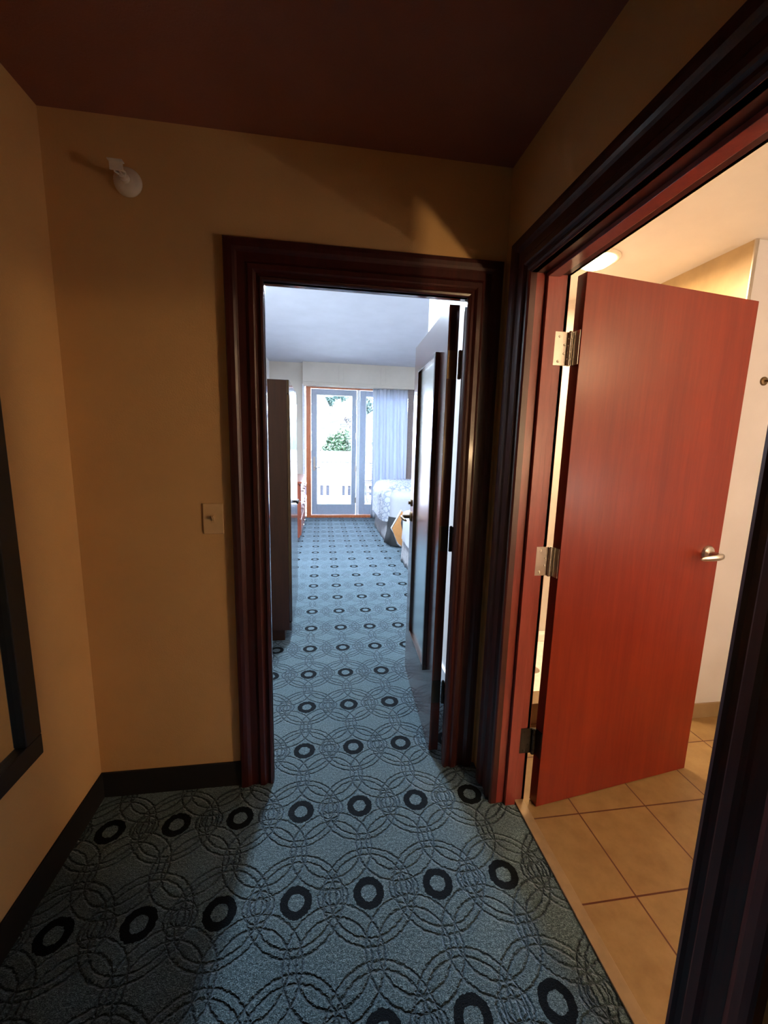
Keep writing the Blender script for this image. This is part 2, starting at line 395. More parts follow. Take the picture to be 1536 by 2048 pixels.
obj('head_jamb', MB().box(DL-.02, DR+.02, YF-.008, YF2, DH+RB, DH+.02), 'mahogany_trim_wide', t1, bevel=.001)
b = MB(); b.box(DL-RB, DL, YF-.010, YF+.030, 0, DH); b.box(DR, DR+RB, YF-.010, YF+.030, 0, DH); b.box(DL-RB, DR+RB, YF-.010, YF+.030, DH, DH+RB)
obj('door_stop', b, 'jamb_gloss', t1, bevel=.001)
ccb = casing(DL-RB-.004, DR+RB+.004, DH+RB+.004, lambda a, d, z: (a, YF2+max(d, 0)*.35, z), .09); obj('rear_casing', ccb, 'mahogany_trim', t1)

t2 = empty('trim_bathroom_doorway', (XR, BY1, 0), label='mahogany frame around the open bathroom doorway on the right', cat='door frame', kind=S)
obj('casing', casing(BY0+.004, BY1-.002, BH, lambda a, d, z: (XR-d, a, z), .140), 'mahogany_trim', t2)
for y0, y1 in ((BY0-.02, BY0), (BY1, BY1+.02)):
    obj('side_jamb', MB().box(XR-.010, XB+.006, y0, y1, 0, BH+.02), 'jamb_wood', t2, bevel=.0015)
obj('head_jamb', MB().box(XR-.010, XB+.006, BY0, BY1, BH, BH+.02), 'mahogany_trim_across', t2, bevel=.0015)
b = MB(); b.box(.746, .788, BY1-.017, BY1, 0, BH-.013); b.box(.746, .788, BY0, BY0+.013, 0, BH-.013); b.box(.746, .788, BY0, BY1, BH-.013, BH)
obj('door_stop', b, 'jamb_wood', t2, bevel=.001)
obj('inner_casing', casing(BY0, BY1, BH, lambda a, d, z: (XB+d*.45, a, z), .07), 'jamb_wood', t2)

# ------------------------------------------------------------------ hinges
def hinge(root, pin, zc, jamb_pts, door_pts, mat, leaf_h=.112):
    """pin (x,y); jamb_pts/door_pts: two (x,y) ends of each leaf"""
    z0, z1 = zc-leaf_h/2, zc+leaf_h/2
    k = MB()
    n5 = 5
    for i in range(n5):
        a = z0+(z1-z0)*i/n5; k.lathe([(.0072, 0), (.0072, (z1-z0)/n5-.0015)], (pin[0], pin[1], a), (0, 0, 1), 16)
    k.lathe([(.005, 0), (.005, leaf_h+.004)], (pin[0], pin[1], z0-.002), (0, 0, 1), 12)
    h_ = obj('hinge', k, mat, root)
    for nm, pts in (('jamb_leaf', jamb_pts), ('door_leaf', door_pts)):
        (xa, ya), (xb, yb), (nx, ny) = pts
        l = MB(); t = .0028
        vs = [(x+nx*s, y+ny*s, z) for x, y in ((xa, ya), (xb, yb)) for s in (0, t) for z in (z0, z1)]
        l.add(vs, [(0, 1, 3, 2), (4, 6, 7, 5), (0, 4, 5, 1), (2, 3, 7, 6), (0, 2, 6, 4), (1, 5, 7, 3)])
        lo = obj(nm, l, mat, h_)
        if nm == 'jamb_leaf':
            for q, zz in ((.35, .86), (.75, .62), (.75, .36), (.35, .12)):
                px_, py_ = xb+(xa-xb)*q, yb+(ya-yb)*q
                l2 = MB().lathe([(.0048, 0), (.0048, .0006), (.0030, .0014), (.0012, .0009)], (px_+nx*t, py_+ny*t, z0+leaf_h*zz), (nx, ny, 0), 14)
                l2.f = l2.f; l.add(l2.v, l2.f)
            lo.data.clear_geometry(); lo.data.from_pydata(l.v, [], l.f)
    return h_

# ------------------------------------------------------------------ bathroom door
th = R(8.0); F = (.866, 1.357)
d2 = empty('door_bathroom', (F[0], F[1], 0), th, label='red brown flat wooden door standing open into the bathroom', cat='door', kind=S)
obj('door_leaf', MB().box(0, .81, 0, .044, .008, 2.045), 'door_wood', d2, bevel=.0015, local=True)
e1 = (math.cos(th), math.sin(th)); n1 = (-math.sin(th), math.cos(th))
loc2 = lambda s, t: (F[0]+e1[0]*s+n1[0]*t, F[1]+e1[1]*s+n1[1]*t)
for zc, mt in ((1.807, 'satin_nickel'), (1.040, 'satin_nickel'), (.281, 'dark_metal')):
    pa, pb_ = loc2(0, .040), loc2(0, .004)
    hinge(d2, (.8495, 1.3945), zc, ((.846, BY1), (.796, BY1), (0, -1)), (pa, pb_, (-e1[0], -e1[1])), mt)
# lever
lv = empty('lever_handle_base', (0, 0, 0)); bpy.data.objects.remove(lv)
rose = MB().lathe([(.033, 0), (.033, -.004), (.029, -.010), (.014, -.013), (.0115, -.016), (.0115, -.048)], (.742, 0, 1.045), (0, 1, 0), 32)
ro = obj('lever_rose', rose, 'satin_nickel', d2, smooth=True, local=True, label='satin nickel round rose')
m_ = ro.modifiers.new('n', 'EDGE_SPLIT'); m_.split_angle = R(35)
pts = [(.752, -.054, 1.045), (.742, -.060, 1.045), (.725, -.063, 1.044), (.700, -.062, 1.042), (.675, -.058, 1.040), (.652, -.053, 1.038), (.640, -.050, 1.037)]
lvr = MB()
seg = 14; rings = []
for (x, y, z), (rv, rh) in zip(pts, [(.006, .006), (.0125, .010), (.0135, .009), (.0125, .0065), (.011, .005), (.009, .004), (.004, .002)]):
    rings.append([(x, y+rh*math.cos(2*math.pi*j/seg), z+rv*math.sin(2*math.pi*j/seg)) for j in range(seg)])
lvr.add([p for q in rings for p in q], [(i*seg+j, i*seg+(j+1) % seg, (i+1)*seg+(j+1) % seg, (i+1)*seg+j) for i in range(len(rings)-1) for j in range(seg)]+[tuple(range(seg))[::-1], tuple((len(rings)-1)*seg+j for j in range(seg))])
obj('lever', lvr, 'satin_nickel', ro, smooth=True, local=True)
obj('latch_plate', MB().box(.8095, .8115, .010, .034, 1.01, 1.08), 'satin_nickel', d2, local=True)

# ------------------------------------------------------------------ bedroom door with mirror
F3 = (.506, 1.717); a3 = math.atan2(.743, .032)
d1 = empty('door_bedroom', (F3[0], F3[1], 0), a3, label='dark glossy wooden bedroom door standing open with a long framed mirror', cat='door', kind=S)
obj('door_leaf', MB().box(0, .765, -.044, 0, .010, 2.028), 'door_wood_dark', d1, bevel=.0015, local=True)
for zc, mt in ((1.795, 'aged_bronze'), (1.057, 'dark_metal'), (.317, 'dark_metal')):
    e3 = (math.cos(a3), math.sin(a3)); n3 = (-math.sin(a3), math.cos(a3))
    lo3 = lambda s, t: (F3[0]+e3[0]*s+n3[0]*t, F3[1]+e3[1]*s+n3[1]*t)
    hinge(d1, (.5590, 1.7120), zc, ((.5650, 1.704), (.5650, 1.672), (-1, 0)), (lo3(0, -.040), lo3(0, -.002), (-e3[0], -e3[1])), mt)
fz0, fz1, fs0, fs1, fd, fwid = .352, 1.872, .130, .558, .021, .020
mf = MB(); mf.box(fs0, fs0+fwid, 0, fd, fz0, fz1); mf.box(fs1-fwid, fs1, 0, fd, fz0, fz1)
mf.box(fs0+fwid, fs1-fwid, 0, fd, fz1-fwid, fz1); mf.box(fs0+fwid, fs1-fwid, 0, fd, fz0, fz0+fwid)
mfo = obj('mirror_frame', mf, 'wardrobe_wood', d1, bevel=.002, local=True)
obj('mirror_glass', MB().box(fs0+fwid-.002, fs1-fwid+.002, .001, .006, fz0+fwid-.002, fz1-fwid+.002), 'mirror_glass', mfo, local=True)
rose = MB().lathe([(.031, 0), (.031, .004), (.027, .009), (.012, .012), (.011, .050)], (.722, 0, 1.03), (0, 1, 0), 24)
ro = obj('lever_rose', rose, 'aged_bronze', d1, local=True)
obj('lever', MB().tube([(.722, .050, 1.03), (.715, .058, 1.03), (.68, .060, 1.029), (.63, .056, 1.026), (.605, .050, 1.025)], [.009, .010, .009, .008, .005], 10), 'aged_bronze', ro, smooth=True, local=True)
obj('deadbolt_turn', MB().lathe([(.022, 0), (.022, .006), (.010, .008), (.010, .02)], (.722, 0, 1.115), (0, 1, 0), 20), 'aged_bronze', d1, local=True)

# ------------------------------------------------------------------ hall things
mr = empty('framed_mirror', (XL, .70, .5), label='large black framed mirror hanging on the left hall wall', cat='mirror')
x0, x1 = XL, XL+.028
y0, y1, z0, z1, fw_ = -.35, 1.292, .480, 2.02, .068
b = MB()
for (ya, yb, za, zb) in ((y0, y1, z0, z0+fw_), (y0, y1, z1-fw_, z1), (y0, y0+fw_, z0+fw_, z1-fw_), (y1-fw_, y1, z0+fw_, z1-fw_)):
    b.box(x0, x1, ya, yb, za, zb)
obj('frame', b, 'black_frame', mr, bevel=.004)
obj('glass', MB().box(x0, x0+.010, y0+fw_-.004, y1-fw_+.004, z0+fw_-.004, z1-fw_+.004), 'hall_mirror_glass', mr)

sw = empty('light_switch', (-.416, YF, 1.165), label='ivory toggle light switch beside the bedroom door frame', cat='switch')
obj('cover_plate', MB().box(-.4535, -.3785, YF-.0065, YF, 1.106, 1.224), 'ivory_plastic', sw, bevel=.003)
tg = MB().box(-.4225, -.4095, YF-.0085, YF-.006, 1.150, 1.180)
tg.prism([(-.006, 1.155), (-.022, 1.176), (-.020, 1.181), (-.006, 1.172)], -.420, -.412, lambda a, z, t: (t, YF+a, z))
obj('toggle', tg, 'ivory_plastic', sw, bevel=.001)
for z in (1.128, 1.202): obj('screw', MB().lathe([(.0035, 0), (.0035, .0012)], (-.416, YF-.0062, z), (0, -1, 0), 12), 'ivory_plastic', sw)

sp = empty('fire_sprinkler', (-.640, YF, 2.30), label='pale sidewall fire sprinkler high on the wall left of the doorway', cat='sprinkler')
obj('escutcheon', MB().lathe([(.044, 0), (.044, .003), (.040, .014), (.030, .020), (.018, .022)], (-.640, YF, 2.298), (0, -1, 0), 32), 'white_plastic', sp, smooth=True)
hd = MB().lathe([(.014, .018), (.014, .034), (.010, .036), (.010, .046)], (-.640, YF, 2.298), (0, -1, 0), 16)
for s in (-1, 1): hd.tube([(-.640+s*.009, YF-.044, 2.298), (-.640+s*.016, YF-.058, 2.298), (-.640+s*.005, YF-.078, 2.300)], .0028, 8)
hd.tube([(-.640, YF-.044, 2.298), (-.640, YF-.074, 2.300)], .003, 8)
ho = obj('sprinkler_head', hd, 'white_plastic', sp)
obj('deflector', MB().box(-.660, -.620, YF-.084, YF-.080, 2.288, 2.312).box(-.662, -.618, YF-.094, YF-.074, 2.312, 2.315), 'white_plastic', ho, bevel=.001)

# ------------------------------------------------------------------ bathroom things
cl = empty('ceiling_light', (1.40, 2.13, ZBath), label='glowing round ceiling light above the shower', cat='ceiling light')
obj('trim_ring', MB().lathe([(.115, 0), (.115, -.006), (.105, -.012), (.088, -.010), (.085, 0)], (1.40, 2.13, ZBath), (0, 0, 1), 32), 'white_plastic', cl, smooth=True)
obj('lens', MB().lathe([(.086, -.004), (.080, -.022), (.058, -.036), (.02, -.042)], (1.40, 2.13, ZBath), (0, 0, 1), 32), 'shower_lens', cl, smooth=True)
l = bpy.data.lights.new('shower_light', 'AREA'); l.shape = 'DISK'; l.size = .16; l.energy = SHOWER_LAMP; l.color = (1, .72, .42)
lo = bpy.data.objects.new('shower_light', l); C.objects.link(lo); lo.location = (1.40, 2.13, ZBath-.05)

sh = empty('shower_tray', (1.4, 2.26, 0), label='white shower tray behind a tan curb, seen through the hinge gap', cat='shower')
obj('curb', MB().box(XB+.002, AX, 1.842, 1.93, .004, .108), 'beige_tile', sh, bevel=.002)
obj('curb_cap', MB().box(XB+.002, AX, 1.832, 1.94, .108, .134), 'curb_stone', sh, bevel=.004)
t_ = MB().box(XB+.002, AX, 1.93, AYB, .004, .04); t_.box(XB+.002, XB+.06, 1.94, AYB, .04, .10); t_.box(AX-.06, AX, 1.94, AYB, .04, .10); t_.box(XB+.06, AX-.06, AYB-.06, AYB, .04, .10); t_.box(XB+.06, AX-.06, 1.94, 1.99, .04, .10)
tr_ = obj('basin', t_, 'porcelain', sh, bevel=.008)
obj('drain', MB().lathe([(.045, 0), (.045, .003), (.02, .004)], (1.35, 2.3, .04), (0, 0, 1), 20), 'satin_nickel', tr_)

hk = empty('robe_hook', (2.136, AY, 1.815), label='small round metal robe hook on the pale bathroom wall', cat='hook')
obj('plate', MB().lathe([(.021, 0), (.021, .004), (.017, .008), (.008, .010)], (2.140, AY, 1.815), (0, -1, 0), 24), 'aged_bronze', hk, smooth=True)
obj('peg', MB().tube([(2.140, AY-.008, 1.815), (2.140, AY-.030, 1.812), (2.140, AY-.045, 1.822)], [.006, .005, .008], 10), 'aged_bronze', hk, smooth=True)

vn = empty('vanity_cabinet', (2.55, -.2, 0), label='bathroom vanity with white basin top against the right wall', cat='vanity')
obj('cabinet_body', MB().box(2.33, XBR-.002, -.77, .38, .10, .80).box(2.38, XBR-.002, -.77, .38, .006, .10), 'dresser_wood', vn, bevel=.003)
obj('countertop', MB().box(2.29, XBR-.002, -.78, .41, .80, .84).box(XBR-.02, XBR-.002, -.78, .41, .84, .94), 'porcelain', vn, bevel=.006)
for y0_ in (-.75, -.185): obj('cabinet_door', MB().box(2.312, 2.33, y0_, y0_+.55, .13, .78), 'dresser_wood', vn, bevel=.003)
fc = obj('faucet', MB().tube([(2.76, -.2, .84), (2.76, -.2, .97), (2.72, -.2, 1.0), (2.65, -.2, .97)], .012, 12), 'satin_nickel', vn, smooth=True)
for nm_lab, (gx, gy, gz), nrm, mt in (('upper round globe lamp on the right bathroom wall above the basin', (2.735, -.37, 2.15), (1, 0, 0), 'globe_glass'),
                                  ('lower round globe lamp on the right bathroom wall just above the basin', (2.76, -.33, 1.10), (1, 0, 0), 'globe_glass_low'),
                                  ('round globe lamp on the bathroom wall nearest the camera', (1.40, -.71, 1.40), (0, -1, 0), 'globe_glass_dim')):
    gl_ = empty('wall_lamp', (gx, gy, gz), label=nm_lab, cat='wall lamp')
    P_ = Vector((gx, gy, gz)); gr_ = .095 if mt == 'globe_glass' else .052; ax_ = .115 if mt == 'globe_glass' else .088
    obj('wall_plate', MB().lathe([(.05, ax_), (.05, ax_-.012), (.016, ax_-.016), (.014, gr_-.006)], P_, nrm, 24), 'satin_nickel', gl_)
    obj('glass_globe', MB().lathe([(gr_*math.sin(math.pi*i/12), -gr_*math.cos(math.pi*i/12)) for i in range(13)], P_, nrm, 24), mt, gl_, smooth=True)

# ------------------------------------------------------------------ bedroom: wardrobe, dresser
wd_ = empty('wardrobe', (-.6, 3.29, 0), label='tall dark brown wardrobe standing just inside the bedroom doorway', cat='wardrobe')
obj('carcass', MB().box(-.975, -.246, 2.932, 3.66, .085, 1.878).box(-.975, -.28, 2.95, 3.64, 0, .085), 'wardrobe_side', wd_, bevel=.002)
obj('top_rail', MB().box(-.246, -.228, 2.932, 3.66, 1.79, 1.878), 'wardrobe_wood', wd_, bevel=.001)
for ya, yb, yk in ((2.936, 3.293, 3.262), (3.299, 3.656, 3.330)):
    dr = obj('wardrobe_door', MB().box(-.246, -.224, ya, yb, .15, 1.786), 'wardrobe_wood', wd_, bevel=.002)
    obj('knob', MB().lathe([(.006, 0), (.006, .014), (.014, .020), (.016, .028), (.010, .033)], (-.224, yk, 1.0), (1, 0, 0), 18), 'dark_metal', dr, smooth=True)
obj('bottom_rail', MB().box(-.246, -.228, 2.932, 3.66, .085, .146), 'wardrobe_wood', wd_, bevel=.001)
ds = empty('dresser', (-.65, 6.7, 0), label='reddish brown dresser with pale knobs between wardrobe and balcony door', cat='dresser')
obj('carcass', MB().box(-.975, -.335, 5.98, 7.42, .09, .885).box(-.975, -.37, 6.0, 7.40, 0, .09), 'dresser_wood', ds, bevel=.002)
obj('dresser_top', MB().box(-.976, -.30, 5.955, 7.45, .885, .915), 'dresser_wood', ds, bevel=.004)
for zb_ in (.12, .375, .63):
    for ya in (6.0, 6.71):
        d_ = obj('drawer', MB().box(-.335, -.315, ya, ya+.69, zb_, zb_+.24), 'dresser_wood', ds, bevel=.002)
        for q in (.16, .53): obj('knob', MB().lathe([(.006, 0), (.006, .018), (.014, .024), (.014, .034)], (-.315, ya+q, zb_+.13), (1, 0, 0), 14), 'satin_nickel', d_, smooth=True)

# ------------------------------------------------------------------ balcony door and window
fr_ = MB(); fr_.box(-.325, -.232, 8.17, 8.30, 0, 2.555); fr_.box(-.232, 2.15, 8.17, 8.30, 2.497, 2.555); fr_.box(2.06, 2.15, 8.17, 8.30, 0, 2.497)
obj('trim_balcony_frame', fr_, 'orange_wood', kind=S, bevel=.003, label='orange brown wood frame around the balcony door', cat='door frame')
obj('trim_balcony_sill', MB().box(-.232, 2.06, 8.15, 8.34, 0, .050), 'orange_wood', kind=S, bevel=.004, label='orange brown wood sill under the balcony door', cat='sill')
bd = empty('door_balcony', (.21, 8.24, .05), label='pale painted balcony door with one full glass pane', cat='door', kind=S)
def glazed(root, xa, xb, za, zb, l_, r_, bt, tp, y0=8.215, y1=8.262):
    m = MB(); m.box(xa, xa+l_, y0, y1, za, zb); m.box(xb-r_, xb, y0, y1, za, zb); m.box(xa+l_, xb-r_, y0, y1, za, za+bt); m.box(xa+l_, xb-r_, y0, y1, zb-tp, zb)
    f_ = obj('sash', m, 'door_paint_white', root, bevel=.003)
    g_ = MB(); i = .014
    for (a, b_, c, d) in ((xa+l_, xb-r_, za+bt, za+bt+i), (xa+l_, xb-r_, zb-tp-i, zb-tp), (xa+l_, xa+l_+i, za+bt+i, zb-tp-i), (xb-r_-i, xb-r_, za+bt+i, zb-tp-i)):
        g_.box(a, b_, y0-.006, y1+.006, c, d)
    obj('glazing_bead', g_, 'white_vinyl', f_, bevel=.002)
    obj('glass_pane', MB().box(xa+l_-.004, xb-r_+.004, 8.234, 8.242, za+bt-.004, zb-tp+.004), 'pane_glass', root)
    return f_
glazed(bd, -.226, .650, .055, 2.490, .100, .082, .200, .100)
pt_ = obj('lever_plate', MB().box(-.190, -.150, 8.205, 8.215, .93, 1.20), 'satin_nickel', bd, bevel=.003)
obj('lever', MB().tube([(-.170, 8.205, 1.0), (-.170, 8.165, 1.0), (-.150, 8.158, 1.0), (-.060, 8.158, 1.0)], .009, 10), 'satin_nickel', pt_, smooth=True)
for z in (.35, .98, 1.62, 2.25):
    obj('hinge', MB().lathe([(.010, 0), (.010, .12)], (.655, 8.208, z-.06), (0, 0, 1), 12).box(.63, .68, 8.209, 8.215, z-.06, z+.06), 'satin_nickel', bd)
obj('trim_mullion', MB().box(.656, .712, 8.195, 8.28, .05, 2.497), 'white_vinyl', kind=S, bevel=.003, label='pale post between balcony door and side window', cat='trim')
w1 = empty('window_side', (1.4, 8.24, .05), label='tall side window right of the balcony door, half behind the curtain', cat='window', kind=S)
glazed(w1, .716, 2.056, .055, 2.490, .110, .100, .200, .100)

# curtains
def curtain(name, xa, xb, y, z0, z1, folds, amp, mat, label, cat, lean=0, seed=1):
    rnd = random.Random(seed); nx, nz = folds*14, 30; ph = [rnd.uniform(-.5, .5) for _ in range(folds+3)]
    vs = []; fs = []
    for j in range(nz+1):
        t = j/nz; z = z0+(z1-z0)*t
        for i in range(nx+1):
            u = i/nx; k = u*folds; a = k*2*math.pi+ph[int(k)]*.5*math.sin(math.pi*(k % 1))
            sq = .55+.45*(1-t)
            x = xa+(xb-xa)*u+lean*(1-t)*u*u+.012*math.sin(a*1.3+t*3)
            vs.append((x, y+amp*sq*math.sin(a)+.35*amp*math.sin(a*.37+t*2.2+seed), z))
    for j in range(nz):
        for i in range(nx): q = j*(nx+1)+i; fs.append((q, q+1, q+nx+2, q+nx+1))
    return obj(name, MB().add(vs, fs), mat, smooth=True, label=label, cat=cat, solid=.0015)
curtain('sheer_curtain', .945, 1.640, 8.100, .015, 2.530, 8, .046, 'sheer', 'white sheer curtain gathered over the side window', 'curtain', .05, 3)
curtain('heavy_curtain', 1.615, 2.14, 7.998, .015, 2.530, 4, .022, 'drape_fabric', 'grey brown heavy curtain at the right end of the window', 'curtain', -.02, 5)

dl = empty('drum_fill_light', (2.5, 5.3, ZB), label='added white drum fill light over the beds, out of view', cat='ceiling light')  # added fixture, unseen; makes up for weak window daylight
obj('drum_fill_shade', MB().lathe([(.30, 0), (.30, -.10), (.28, -.11), (.02, -.115)], (2.5, 5.3, ZB), (0, 0, 1), 32), 'fill_lamp_glass', dl)
l = bpy.data.lights.new('drum_fill_glow', 'AREA'); l.shape = 'DISK'; l.size = .56; l.energy = BEDROOM_FILL; l.color = (.56, .72, 1)
lo = bpy.data.objects.new('drum_fill_glow', l); C.objects.link(lo); lo.location = (2.5, 5.3, ZB-.125)

el = empty('entry_fill_light', (.12, 3.93, ZB), label='added flush round fill light in the bedroom entry, out of view', cat='ceiling light')  # added fixture hidden above the door head; brightens carpet and doorway spill
obj('metal_rim', MB().lathe([(.22, 0), (.22, -.045), (.20, -.05), (.192, -.03), (.192, 0)], (.12, 3.93, ZB), (0, 0, 1), 32), 'satin_nickel', el)
obj('diffuser', MB().lathe([(.192, -.02), (.186, -.055), (.15, -.075), (.02, -.085)], (.12, 3.93, ZB), (0, 0, 1), 32), 'fill_lamp_glass', el, smooth=True)
l = bpy.data.lights.new('entry_fill_glow', 'AREA'); l.shape = 'DISK'; l.size = .36; l.energy = ENTRY_FILL; l.color = (.70, .84, 1)
lo = bpy.data.objects.new('entry_fill_glow', l); C.objects.link(lo); lo.location = (.12, 3.93, ZB-.09)

# ------------------------------------------------------------------ beds
def soft_box(x0, x1, y0, y1, z0, z1, r, wr, seed, nx=46, ny=40, drape=0.0):
    """rounded cushion top with hanging sides and wrinkles"""
    rnd = random.Random(seed); p = [rnd.uniform(0, 6) for _ in range(6)]
    vs = []; fs = []
    def sm(u):      # map 0..1 to side-top-side profile: (inset, height)
        return u
    prof = []
    for i in range(7): prof.append((0.0, z0+(z1-r-z0)*i/6))
    for i in range(1, 7): a = i/6*math.pi/2; prof.append((r*(1-math.cos(a)), z1-r+r*math.sin(a)))
    hx, hy = (x1-x0)/2, (y1-y0)/2; cx_, cy_ = (x0+x1)/2, (y0+y1)/2
    segs = 28*4; cols = []
    for k, (ins, z) in enumerate(prof+[(None, None)]*0):
        for s in range(segs):
            t = s/segs*2*math.pi; c, s_ = math.cos(t), math.sin(t); e = .22
            X = (hx-ins)*math.copysign(abs(c)**e, c); Y = (hy-ins)*math.copysign(abs(s_)**e, s_)
            w_ = wr*(math.sin(X*19+z*9+p[0])*math.sin(Y*17+p[1]+z*7)+.6*math.sin(X*41+Y*37+p[2]))
            sw_ = drape*(1-(z-z0)/(z1-z0))*math.sin(t*34+p[3])
            d = math.hypot(X, Y) or 1
            vs.append((cx_+X+X/d*(w_+sw_), cy_+Y+Y/d*(w_+sw_), z+w_*.6))
    n_ = len(prof)
    for k in range(n_-1):
        for s in range(segs): q = (s+1) % segs; fs.append((k*segs+s, k*segs+q, (k+1)*segs+q, (k+1)*segs+s))
    # top: concentric rings inwards
    base = len(vs); rr = 12; last = (n_-1)*segs; ins = r
    for m in range(1, rr+1):
        g = 1-m/rr
        for s in range(segs):
            t = s/segs*2*math.pi; c, s_ = math.cos(t), math.sin(t); e = .22+.6*(1-g)
            X = (hx-ins)*g*math.copysign(abs(c)**e, c); Y = (hy-ins)*g*math.copysign(abs(s_)**e, s_)
            w_ = wr*(math.sin(X*15+p[0])*math.sin(Y*19+p[1])+.5*math.sin(X*37+Y*31+p[2]))
            vs.append((cx_+X, cy_+Y, z1+.03*(1-g*g)*r*4+w_*.8))
        cur = base+(m-1)*segs
        for s in range(segs): q = (s+1) % segs; fs.append((last+s, last+q, cur+q, cur+s))
        last = cur
    return MB().add(vs, fs)
def skirt(path, z0, z1, pitch=.085, amp=.022):
    vs = []; n_ = 0; pts = []
    for (xa, ya), (xb, yb) in zip(path, path[1:]):
        L_ = math.hypot(xb-xa, yb-ya); k = max(2, int(L_/.011)); nx_, ny_ = (yb-ya)/L_, -(xb-xa)/L_
        for i in range(k):
            s = L_*i/k; o_ = amp*math.sin(s/pitch*2*math.pi)+amp*.5*math.sin(s/pitch*3.1); pts.append((xa+(xb-xa)*i/k, ya+(yb-ya)*i/k, nx_*o_, ny_*o_))
    nz = 6
    for j in range(nz+1):
        t = j/nz
        for x, y, ox, oy in pts: g = .25+.9*(1-t); vs.append((x+ox*g, y+oy*g, z0+(z1-z0)*t))
    m = len(pts); fs = [(j*m+i, j*m+i+1, (j+1)*m+i+1, (j+1)*m+i) for j in range(nz) for i in range(m-1)]
    return MB().add(vs, fs)
b1 = empty('bed', (2.0, 6.45, 0), label='far bed with white quilted coverlet, nearest the curtain', cat='bed', group='beds along the right wall')
obj('box_base', MB().box(1.04, 3.15, 5.84, 7.15, .03, .40), 'dark_fabric', b1, bevel=.01)
obj('mattress', soft_box(.965, 3.18, 5.78, 7.22, .40, .79, .10, .003, 4), 'sheet_white', b1, smooth=True)
obj('coverlet', soft_box(.870, 2.30, 5.92, 7.34, .33, .865, .20, .012, 9, drape=.010), 'coverlet', b1, smooth=True)
obj('bed_skirt', skirt([(3.1, 7.26), (.955, 7.26), (.955, 5.98)], .01, .42), 'skirt_fabric', b1, smooth=True, solid=.002)
obj('hanging_blanket', MB().add([(.965, 5.96, .41), (1.04, 5.80, .42), (1.25, 5.76, .41), (.90, 5.90, .03), (.99, 5.70, .02), (1.25, 5.58, .03), (.945, 5.93, .20), (1.02, 5.76, .20), (1.24, 5.68, .20)],
       [(0, 1, 7, 6), (1, 2, 8, 7), (6, 7, 4, 3), (7, 8, 5, 4)]), 'dark_fabric', b1, smooth=True, solid=.012)
b2 = empty('bed', (2.0, 4.2, 0), label='near bed with a rumpled white sheet and tan blanket corner', cat='bed', group='beds along the right wall')
obj('box_base', MB().box(1.11, 3.15, 3.50, 4.86, .03, .30), 'dark_fabric', b2, bevel=.01)
obj('mattress', soft_box(1.05, 3.18, 3.42, 4.96, .28, .62, .09, .003, 14), 'sheet_white', b2, smooth=True)
obj('sheet', soft_box(.965, 2.6, 3.38, 5.03, .31, .675, .07, .010, 19, drape=.012), 'sheet_white', b2, smooth=True)
fl_ = MB().add([(.990, 5.055, .645), (.868, 5.065, .418), (.952, 5.055, .215), (1.003, 5.05, .175), (1.018, 5.045, .31), (.982, 5.05, .485), (1.003, 5.048, .63)],
       [(0, 1, 5, 6), (1, 2, 4, 5), (2, 3, 4)])
fo_ = obj('blanket_corner', fl_, 'orange_blanket', b2, smooth=False, solid=.006, label='orange tan blanket corner folded back')
obj('blanket_hem', MB().tube([(.988, 5.057, .650), (.865, 5.068, .418), (.950, 5.058, .212), (1.003, 5.052, .170)], .011, 8), 'sheet_white', fo_, smooth=True)
obj('bed_skirt', skirt([(3.1, 4.98), (1.0, 4.98), (1.0, 3.45)], .01, .34, .11, .016), 'skirt_fabric', b2, smooth=True, solid=.002)

# ------------------------------------------------------------------ balcony and beyond
obj('balcony_deck', MB().box(-2.5, 5.0, 8.36, 10.05, -.12, -.01), 'deck', kind=S, label='pale balcony deck outside the glass door', cat='balcony floor')
rl = empty('balcony_railing', (.9, 9.95, -.01), label='white balcony railing with lattice panel and narrow slots', cat='railing')
obj('top_rail', MB().box(-2.5, 5.0, 9.90, 10.02, 1.045, 1.085), 'stucco_white', rl, bevel=.006)
b = MB(); b.box(-2.5, 5, 9.94, 9.98, -.01, .225); b.box(-2.5, 5, 9.94, 9.98, .47, .70); b.box(-2.5, 5, 9.955, 9.965, .70, 1.045)
xs = [(-.065, .010), (.085, .165), (.435, .450), (.520, .595), (.665, .745)]
lat = [(a-1.6+i*.8, c-1.6+i*.8) for i in range(7) for a, c in ((-.045, .030), (.070, .145))]
lat = []
for i in range(-4, 8):
    s = i*.52; lat += [(s-.065, s+.012), (s+.075, s+.155)]
cur = -2.5
for a, c in sorted(lat):
    if a > cur: b.box(cur, a, 9.94, 9.98, .225, .47)
    cur = c
b.box(cur, 5, 9.94, 9.98, .225, .47)
obj('panel', b, 'stucco_white', rl, bevel=.002)
bk = MB().box(-2.5, 5, 9.985, 9.99, .2, .49)
obj('slot_backing', bk, 'slot_blue', rl)
g = MB(); x = -2.45
while x < 5:
    for z in (.74, .81, .88, .95, 1.01): g.box(x, x+.085, 9.950, 9.9555, z, z+.018)
    g.box(x-.012, x+.004, 9.935, 9.956, 1.015, 1.044); x += .115
obj('lattice', g, 'slot_grid', rl, kind='stuff')

